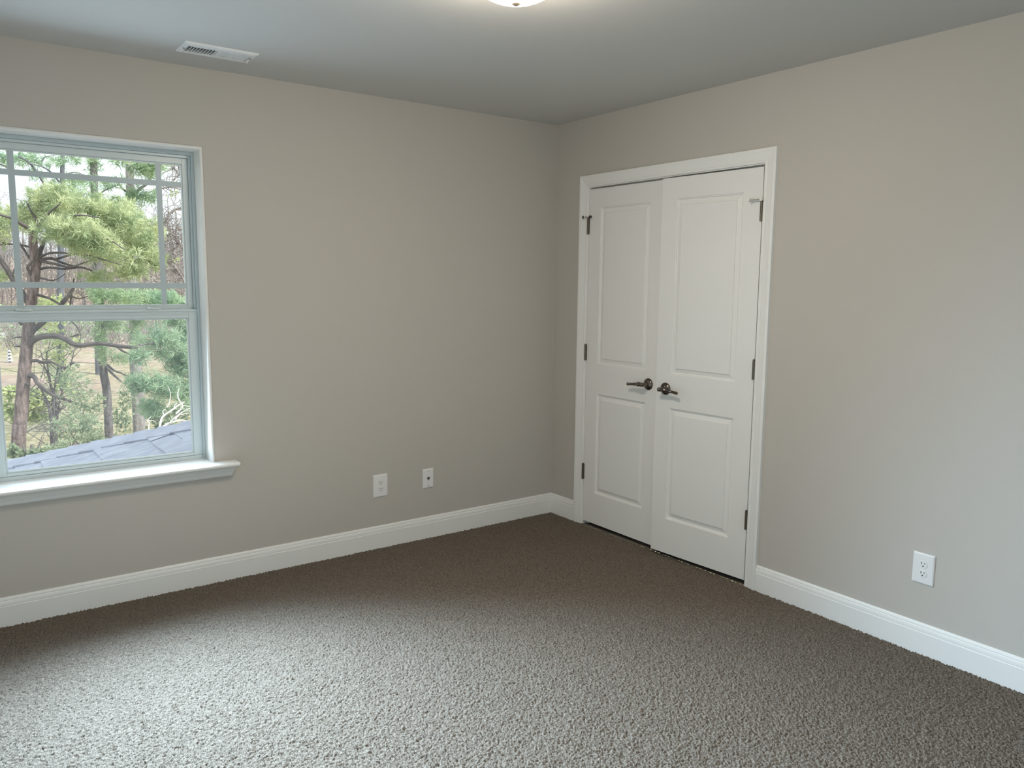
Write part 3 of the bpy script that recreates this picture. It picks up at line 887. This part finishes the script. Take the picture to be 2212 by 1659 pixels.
GT = 'trees outside the window'
tree('pine_tree', 'nearest pine, reddish forked trunk and broad yellow-green crown, left in the window', 'tree', 13.0, 38,
     ([(34, 1040), (40, 960), (46, 890), (53, 800), (60, 730), (64, 690), (68, 650), (74, 610), (77, 580), (74, 555), (72, 525), (72, 500)], .125, .062),
     [([(76, 590), (84, 565), (86, 545), (92, 530), (98, 515)], .06, .03, .4),
      ([(72, 505), (60, 492), (40, 480), (22, 470), (-10, 462)], .045, .018, -.5),
      ([(73, 503), (82, 492), (96, 488), (110, 486), (135, 480)], .040, .015, -.6),
      ([(78, 500), (82, 485), (76, 470), (66, 455), (60, 440)], .03, .012, .3),
      ([(82, 487), (95, 470), (112, 455), (130, 440)], .03, .010, -2.0),
      ([(110, 486), (140, 470), (175, 465), (215, 470)], .025, .010, -2.6),
      ([(135, 482), (160, 500), (200, 505), (240, 520), (270, 540)], .025, .008, -2.4), ([(120, 560), (170, 548), (220, 560), (262, 572)], .022, .008, -2.2),
      ([(86, 556), (105, 547), (135, 546), (165, 550), (188, 553)], .026, .010, -.7),
      ([(84, 562), (110, 558), (130, 566), (158, 575), (186, 580), (205, 590)], .030, .010, -.5),
      ([(86, 564), (118, 570), (150, 577), (180, 568), (198, 562)], .028, .008, -.9),
      ([(82, 582), (105, 578), (140, 581), (172, 578), (200, 584)], .026, .010, -.4),
      ([(80, 600), (95, 602), (112, 606), (128, 600), (140, 592)], .022, .008, -.6),
      ([(70, 600), (62, 584), (60, 577), (72, 562)], .028, .022, -.2),
      ([(76, 575), (60, 552), (44, 529), (32, 528), (5, 524)], .025, .010, .4),
      ([(70, 535), (50, 530), (20, 527), (-5, 530)], .022, .010, .5),
      ([(62, 655), (48, 634), (30, 606), (14, 580), (0, 560), (-14, 536)], .060, .038, .6),
      ([(26, 598), (30, 584), (34, 572)], .02, .008),
      ([(72, 634), (92, 640), (110, 646), (128, 656), (150, 664)], .030, .012, -.6),
      ([(62, 722), (80, 706), (100, 690), (118, 672), (140, 650), (165, 612)], .060, .025, -.5),
      ([(132, 652), (148, 640), (170, 645), (190, 640)], .02, .008, -.4),
      ([(62, 745), (76, 732), (96, 726), (122, 726), (140, 732), (156, 742), (175, 746), (215, 742), (260, 748), (298, 752)], .062, .030, -1.4),
      ([(250, 746), (265, 758), (285, 765), (300, 762)], .025, .012, -.3),
      ([(160, 600), (150, 680), (166, 706), (176, 726)], .015, .007, -.3),
      ([(170, 722), (160, 726), (150, 728)], .02, .01),
      ([(60, 781), (78, 779), (92, 783), (110, 782), (124, 788), (140, 794), (150, 790), (160, 784), (170, 794)], .034, .010, -.6),
      ([(140, 793), (134, 800), (128, 806)], .018, .008, -.2),
      ([(55, 818), (64, 812), (74, 814), (80, 826), (95, 840), (112, 852), (135, 860), (160, 870), (190, 880), (208, 884)], .050, .015, -.8),
      ([(198, 882), (212, 874), (226, 870)], .020, .010, -.2),
      ([(50, 832), (58, 829), (66, 832)], .03, .012, -.3),
      ([(56, 808), (56, 820), (54, 826)], .03, .03),
      ([(48, 702), (36, 690), (24, 684)], .03, .012), ([(46, 728), (34, 729), (26, 731)], .018, .006), ([(46, 749), (36, 748), (30, 749)], .018, .006)],
     [(170, 452, 80, 36, 405, -.6), (112, 428, 62, 30, 297, 0), (238, 478, 78, 42, 445, -.8), (288, 528, 62, 42, 297, -.6), (240, 552, 66, 24, 162, -1.0),
      (282, 585, 46, 20, 135, -.6), (322, 500, 38, 30, 175, -.2), (58, 468, 55, 34, 202, .6), (-12, 484, 52, 48, 243, .3), (150, 498, 82, 32, 324, -1.2),
      (196, 525, 62, 28, 256, -1.4), (250, 448, 48, 22, 135, .2), (330, 560, 30, 24, 94, 0), (210, 600, 50, 12, 67, -.4), (-5, 600, 30, 16, 54, .5)],
     M['bark'], M['needle_yellow'], 11, per=12, ln=.135, wd=.0065, group=GT)

tree('pine_tree', 'slender dark trunk left of the thick pale trunk, green sprigs up its middle', 'tree', 17.0, 236,
     ([(238, 1000), (236, 950), (233, 880), (230, 840), (223, 800), (221, 760), (220, 720), (217, 660), (213, 600), (208, 500), (204, 420), (202, 340), (200, 250)], .100, .075),
     [([(224, 786), (236, 800), (248, 812), (262, 824)], .04, .02, -.5), ([(226, 782), (246, 800), (262, 806), (274, 812)], .03, .015, -.4),
      ([(215, 650), (240, 640), (270, 636), (300, 645)], .03, .012, -.6), ([(203, 400), (180, 380), (160, 376), (140, 384)], .02, .008, -.3),
      ([(202, 350), (182, 335), (170, 332), (150, 334)], .022, .01, -.4), ([(203, 430), (225, 412), (246, 402), (262, 400)], .02, .008)],
     [(216, 735, 11, 62, 120, -.3, .25), (206, 640, 16, 40, 60, -.3, .3), (204, 440, 13, 55, 60, -.2, .25), (203, 360, 16, 30, 45, 0, .3), (255, 642, 52, 22, 130, -.7), (240, 700, 26, 16, 50, -.4),
      (262, 770, 34, 20, 50, -.6), (172, 388, 40, 10, 36, -.2), (245, 398, 34, 14, 36), (150, 345, 36, 9, 20, -.3)],
     M['greybark'], M['needle_green'], 12, per=12, ln=.16, wd=.008, group=GT)

tree('pine_tree', 'thickest trunk, pale and furrowed, standing behind the slender one, needles high up', 'tree', 20.0, 304,
     ([(308, 1000), (304, 950), (301, 900), (297, 840), (293, 780), (291, 700), (288, 620), (284, 520), (282, 430), (280, 350), (278, 250)], .200, .095),
     [([(288, 640), (310, 620), (330, 612), (350, 618)], .05, .02, -1), ([(283, 440), (300, 410), (318, 396), (330, 372), (332, 340)], .05, .02, -1),
      ([(282, 420), (262, 404), (250, 380)], .04, .015, -1), ([(318, 396), (340, 390), (356, 388)], .03, .01, -.5)],
     [(316, 362, 42, 24, 100, -1), (342, 348, 28, 18, 45, -1), (296, 425, 24, 22, 40, -.5), (256, 350, 28, 12, 26, -.8), (286, 480, 22, 40, 50, -.4, .5), (330, 425, 24, 14, 22, -.6),
      (292, 700, 18, 40, 60, -.6, .4), (322, 650, 52, 22, 150, -1)],
     M['palebark'], M['needle_green'], 13, per=12, ln=.22, wd=.011, group=GT)

tree('pine_tree', 'blue-green pine boughs reaching in from the right behind the lower sash', 'tree', 11.0, 452,
     ([(456, 1040), (450, 900), (444, 760), (438, 600), (434, 420)], .11, .06),
     [([(446, 800), (420, 772), (395, 752), (365, 745), (330, 742), (300, 745)], .035, .012, -.6), ([(448, 860), (415, 846), (385, 834), (350, 826), (310, 826), (280, 832)], .035, .010, -.8),
      ([(440, 700), (410, 676), (385, 660), (350, 648)], .03, .010, -.4), ([(446, 790), (410, 812), (384, 806), (366, 778), (345, 762)], .035, .02, .2)],
     [(350, 740, 62, 36, 200, -.4), (388, 785, 36, 40, 150, -.3), (312, 826, 52, 22, 130, -.7), (360, 840, 44, 24, 120, -.6), (400, 760, 22, 50, 90, -.2), (385, 690, 40, 18, 70, -.3), (402, 850, 22, 30, 80, -.2), (398, 662, 34, 18, 90, -.3), (410, 720, 26, 18, 80, -.2),
      (352, 646, 40, 14, 80, -.4), (330, 880, 34, 22, 60, .2), (300, 770, 24, 14, 40, -.5)],
     M['greybark'], M['needle_blue'], 14, per=13, ln=.14, wd=.006, group=GT)

tree('pine_tree', 'dark open-crowned pine behind the upper sash, thin stem against white sky', 'tree', 30.0, 133,
     ([(128, 1000), (130, 800), (131, 600), (133, 480), (134, 420), (135, 350), (136, 270)], .14, .06),
     [([(134, 470), (150, 440), (168, 424), (186, 418)], .03, .012, -1), ([(134, 400), (110, 372), (90, 360), (60, 352)], .04, .015, -1), ([(135, 380), (160, 372), (184, 378)], .03, .01, -1),
      ([(92, 480), (100, 462), (110, 440), (102, 412), (92, 392), (78, 370), (62, 350), (40, 338)], .05, .03, -1), ([(88, 360), (96, 340), (120, 336)], .03, .01),
      ([(30, 372), (12, 360), (-10, 350)], .04, .02)],
     [(150, 420, 30, 14, 45), (60, 342, 40, 16, 64), (120, 350, 36, 10, 34), (84, 378, 24, 9, 20), (165, 398, 30, 10, 36), (112, 398, 16, 8, 12), (10, 345, 30, 16, 45), (165, 440, 24, 10, 26)],
     M['darkbark'], M['needle_blue'], 15, per=10, ln=.26, wd=.014, group=GT)

tree('bare_tree', 'thin dark bare pole of a trunk close behind the slender trunk', 'tree', 34.0, 213,
     ([(214, 800), (213, 760), (212, 700), (210, 640), (206, 560)], .16, .12), [([(210, 690), (196, 675), (182, 655)], .05, .02, -1)], None, M['darkbark'], None, 16, group=GT)

# bare grey tree against the right jamb
rr = np.random.default_rng(21)
bt_lines = [([(424, 640), (405, 560), (385, 520), (362, 492), (350, 470)], .05, .02), ([(410, 470), (392, 452), (372, 456), (358, 478), (350, 505)], .05, .03),
            ([(412, 430), (395, 412), (372, 404), (345, 408), (318, 416)], .045, .02), ([(412, 500), (385, 495), (360, 515), (345, 535)], .05, .02),
            ([(400, 612), (392, 596), (376, 572), (366, 560), (378, 545), (388, 530)], .035, .015), ([(376, 572), (366, 566), (352, 546)], .022, .01),
            ([(412, 640), (385, 628), (356, 612), (330, 604), (318, 598)], .03, .012), ([(405, 385), (385, 372), (370, 360)], .03, .012)]
tree('bare_tree', 'leafless grey tree arching across the small right-hand panes of the upper sash', 'tree', 25.0, 440,
     ([(444, 1000), (440, 800), (434, 700), (424, 640), (430, 500), (424, 380), (420, 300)], .14, .06), bt_lines,
     [(375, 560, 26, 10, 14), (372, 420, 20, 6, 8), (385, 345, 26, 10, 20)], M['twig'], M['leaf_lime'], 17, per=8, ln=.10, wd=.02, group=GT,
     twig=[(l[0], 46, .75, .014) for l in bt_lines])

# multi-stemmed thicket and bushes
th = [([(114, 980), (112, 920), (106, 880), (94, 850), (80, 826)], .05, .012), ([(120, 980), (121, 910), (120, 870), (112, 840), (104, 800), (100, 760)], .045, .01),
      ([(118, 980), (124, 900), (134, 880), (152, 868)], .03, .008), ([(116, 930), (116, 880), (110, 830), (96, 790), (88, 758)], .03, .008),
      ([(112, 900), (118, 840), (126, 790), (130, 740), (128, 706)], .025, .008), ([(122, 930), (130, 860), (150, 800), (160, 760), (172, 740)], .02, .006),
      ([(108, 880), (98, 866), (84, 860)], .02, .008), ([(150, 980), (165, 945), (182, 930), (200, 925)], .02, .008), ([(155, 940), (165, 955), (176, 966)], .018, .01)]
tree('thicket', 'thin many-stemmed leafless thicket between the nearest pine and the slender trunk', 'shrub', 15.2, 116,
     ([(117, 1010), (117, 960), (114, 910)], .07, .045), th, [(112, 718, 36, 28, 60), (122, 770, 34, 28, 50), (95, 690, 26, 18, 30), (150, 745, 34, 20, 26), (110, 655, 34, 18, 70), (130, 830, 40, 40, 40)],
     M['greybark'], M['leaf_lime'], 18, per=5, ln=.09, wd=.018, group='bushes outside the window', twig=[(l[0], 13, .8, .009) for l in th])
def bush(label, Y, bx, clusters, leaf, seed, wd=.02, ln=.09, per=8):
    tree('bush', label, 'shrub', Y, bx, ([(bx, 1010), (bx + 2, 985), (bx + 4, 960)], .03, .012),
         [([(bx, 1000), (bx - 14, 970), (bx - 22, 945)], .02, .006), ([(bx, 1000), (bx + 16, 966), (bx + 26, 940)], .02, .006)], clusters, M['twig'], leaf, seed, per=per, ln=ln, wd=wd, group='bushes outside the window')
bush('loose green bush left of the slender trunk, just above the roof hip', 10.0, 170, [(166, 925, 60, 38, 170), (180, 870, 48, 36, 80, .4), (138, 975, 50, 20, 110, -.3), (204, 955, 30, 28, 80, .2), (150, 820, 50, 40, 60, .2)], M['leaf_bush'], 31, wd=.009, ln=.075, per=9)
bush('low lime-green bush behind the foot of the nearest pine', 17.0, 70, [(72, 868, 38, 26, 190), (30, 890, 26, 22, 90), (82, 905, 26, 10, 50), (24, 850, 24, 14, 40)], M['leaf_lime'], 32, wd=.03, ln=.12)
bush('thin greyish brush between the slender trunk and the thick pale trunk', 19.6, 262, [(262, 905, 26, 40, 110), (276, 860, 20, 30, 50)], M['leaf_bush'], 35, wd=.02, ln=.09, per=6)
bush('pale green sapling haze between the nearest pine and the slender trunk, under the bare limb', 21.5, 130, [(128, 800, 44, 60, 120), (165, 850, 34, 50, 80), (100, 860, 30, 40, 60)], M['leaf_bush'], 36, wd=.018, ln=.08, per=5)
bush('thin tangle of pale growth right of the thick pale trunk, behind the pine boughs', 27.0, 372, [(372, 860, 40, 44, 110), (340, 900, 30, 24, 50)], M['leaf_bush'], 37, wd=.022, ln=.09, per=5)
bush('sparse green bush right of the thick pale trunk', 14.0, 345, [(345, 905, 34, 30, 130), (320, 880, 22, 22, 50), (390, 890, 26, 22, 60)], M['leaf_bush'], 33)
bush('brownish low bush at the far left foot of the nearest pine', 11.0, 66, [(64, 990, 34, 18, 100), (100, 985, 22, 16, 60), (30, 975, 16, 14, 30)], M['leaf_bush'], 34)

# bleached dead branch just past the hip
db = thing('dead_branch', 'bleached leafless branch sticking up beyond the roof hip, lower right of the window', 'branch', tuple(at(345, 940, 5.0)))
for L, a, b in (([(330, 960), (343, 930), (348, 908), (354, 898), (374, 884), (384, 876), (398, 868)], .014, .007), ([(343, 928), (362, 916), (378, 910), (394, 908), (416, 914)], .013, .008),
                ([(354, 898), (352, 888), (358, 884)], .006, .003), ([(376, 884), (377, 876), (382, 871), (380, 878)], .006, .003), ([(380, 894), (390, 884), (394, 876), (386, 862), (384, 850), (387, 838)], .009, .004),
                ([(394, 876), (410, 878), (422, 880)], .006, .004), ([(378, 906), (388, 894), (402, 886), (416, 880)], .008, .004), ([(366, 914), (380, 900), (398, 894), (412, 892)], .006, .003),
                ([(322, 932), (321, 922), (323, 914), (319, 908), (326, 900)], .007, .003), ([(322, 908), (334, 910), (337, 915), (330, 922)], .004, .002), ([(358, 914), (356, 920), (368, 916)], .004, .002),
                ([(360, 880), (366, 870), (368, 850), (364, 836)], .005, .002)):
    mb = MB()
    limb(mb, L, 5.0, a, b, .3, 6, root=tuple(at(345, 940, 5.0)))
    obj('twig', mb, M['dead'], db, smooth=True)

# a white banded post far down the slope
pb = at(20, 768, 39.0); pz = float(ground_z(pb[0], 39.0))
po = thing('banded_post', 'tiny white banded post far down the clay slope, left of the pine trunk', 'post', (float(pb[0]), 39.0, pz))
top = float(at(20, 756, 39.0)[2]) - pz
obj('core', MB().lathe([(.045, 0), (.045, top)], (0, 0, 0), (0, 0, 1), 8), M['darkbark'], po)
for k in range(4):
    z = top * (1 - k / 4)
    obj('band', MB().lathe([(.075 + .022 * k, z - top * .13), (.07 + .02 * k, z)], (0, 0, 0), (0, 0, 1), 12), M['white_post'], po)

# low growth on the far slope, far too much to count
def undergrowth():
    r = np.random.default_rng(61)
    Vs, Ls = [], []
    for _ in range(420):
        y = r.uniform(43, 56.5); x = r.uniform(-3, 3 + y * .34)
        z = float(ground_z(x, y))
        h = r.uniform(.5, 1.7)
        for _ in range(9):
            p = np.array([x, y, z]) + r.normal(size=3) * [.25, .25, 0]
            q = p + np.array([r.normal() * .35, r.normal() * .35, h * r.uniform(.5, 1)])
            m = (p + q) / 2 + r.normal(size=3) * .08
            w = np.array([.018, 0, 0])
            Vs += [p - w, p + w, m + w * .7, m - w * .7, m - w * .7, m + w * .7, q + w * .2, q - w * .2]
        for _ in range(16):
            c = np.array([x, y, z + h * r.uniform(.15, 1)]) + r.normal(size=3) * [.35, .35, .08]
            a = r.normal(size=3) * .05; b = r.normal(size=3) * .05
            Ls += [c - a, c - b, c + a, c + b]
    n = len(Vs) // 4
    o = tri_object('undergrowth', Vs + Ls, np.arange(len(Vs) + len(Ls)).reshape(-1, 4), M['twig'])
    o.data.materials.append(M['leaf_bush'])
    o.data.polygons.foreach_set('material_index', np.r_[np.zeros(n, int), np.ones(len(Ls) // 4, int)])
    tag(o, 'low brush and dull leaves covering the far slope by the gravel road', 'undergrowth', kind='stuff')
undergrowth()

# distant leafless wood: far too many stems to count
def treeline():
    r = np.random.default_rng(51)
    Vs, Fs = [], []
    base = 0
    def stick(p, q, w0, w1):
        nonlocal base
        d = q - p
        a = np.cross(d, np.array([.2, 1, .1])); a /= np.linalg.norm(a) + 1e-9
        b = np.cross(d, a); b /= np.linalg.norm(b) + 1e-9
        ring0 = [p + w0 * (a * math.cos(t) + b * math.sin(t)) for t in (0, 2.1, 4.2)]
        ring1 = [q + w1 * (a * math.cos(t) + b * math.sin(t)) for t in (0, 2.1, 4.2)]
        Vs.extend(ring0 + ring1)
        for i in range(3):
            j = (i + 1) % 3
            Fs.append((base + i, base + j, base + 3 + j, base + 3 + i))
        base += 6
    for _ in range(520):
        y = r.uniform(58, 92)
        x = r.uniform(-12, 34)
        p = np.array([x, y, float(ground_z(x, y)) - .2])
        h = r.uniform(3.0, 8.5)
        lean = r.normal(size=2) * .25
        q = p + np.array([lean[0], lean[1], h])
        w = r.uniform(.03, .10)
        stick(p, q, w, w * .4)
        for _ in range(16):
            t = r.uniform(.2, 1.0); s_ = p + (q - p) * t
            d = r.normal(size=3); d[2] = abs(d[2]) + .4; d /= np.linalg.norm(d)
            ln = r.uniform(.5, 2.0)
            e = s_ + d * ln
            stick(s_, e, .025, .012)
            for _ in range(3):
                d2 = d + r.normal(size=3) * .6; d2 /= np.linalg.norm(d2)
                s2 = s_ + d * ln * r.uniform(.3, 1)
                stick(s2, s2 + d2 * ln * .5, .014, .007)
    o = tri_object('treeline', Vs, Fs, M['twig'])
    tag(o, 'distant leafless grey wood along the top of the slope', 'treeline', kind='stuff')
treeline()
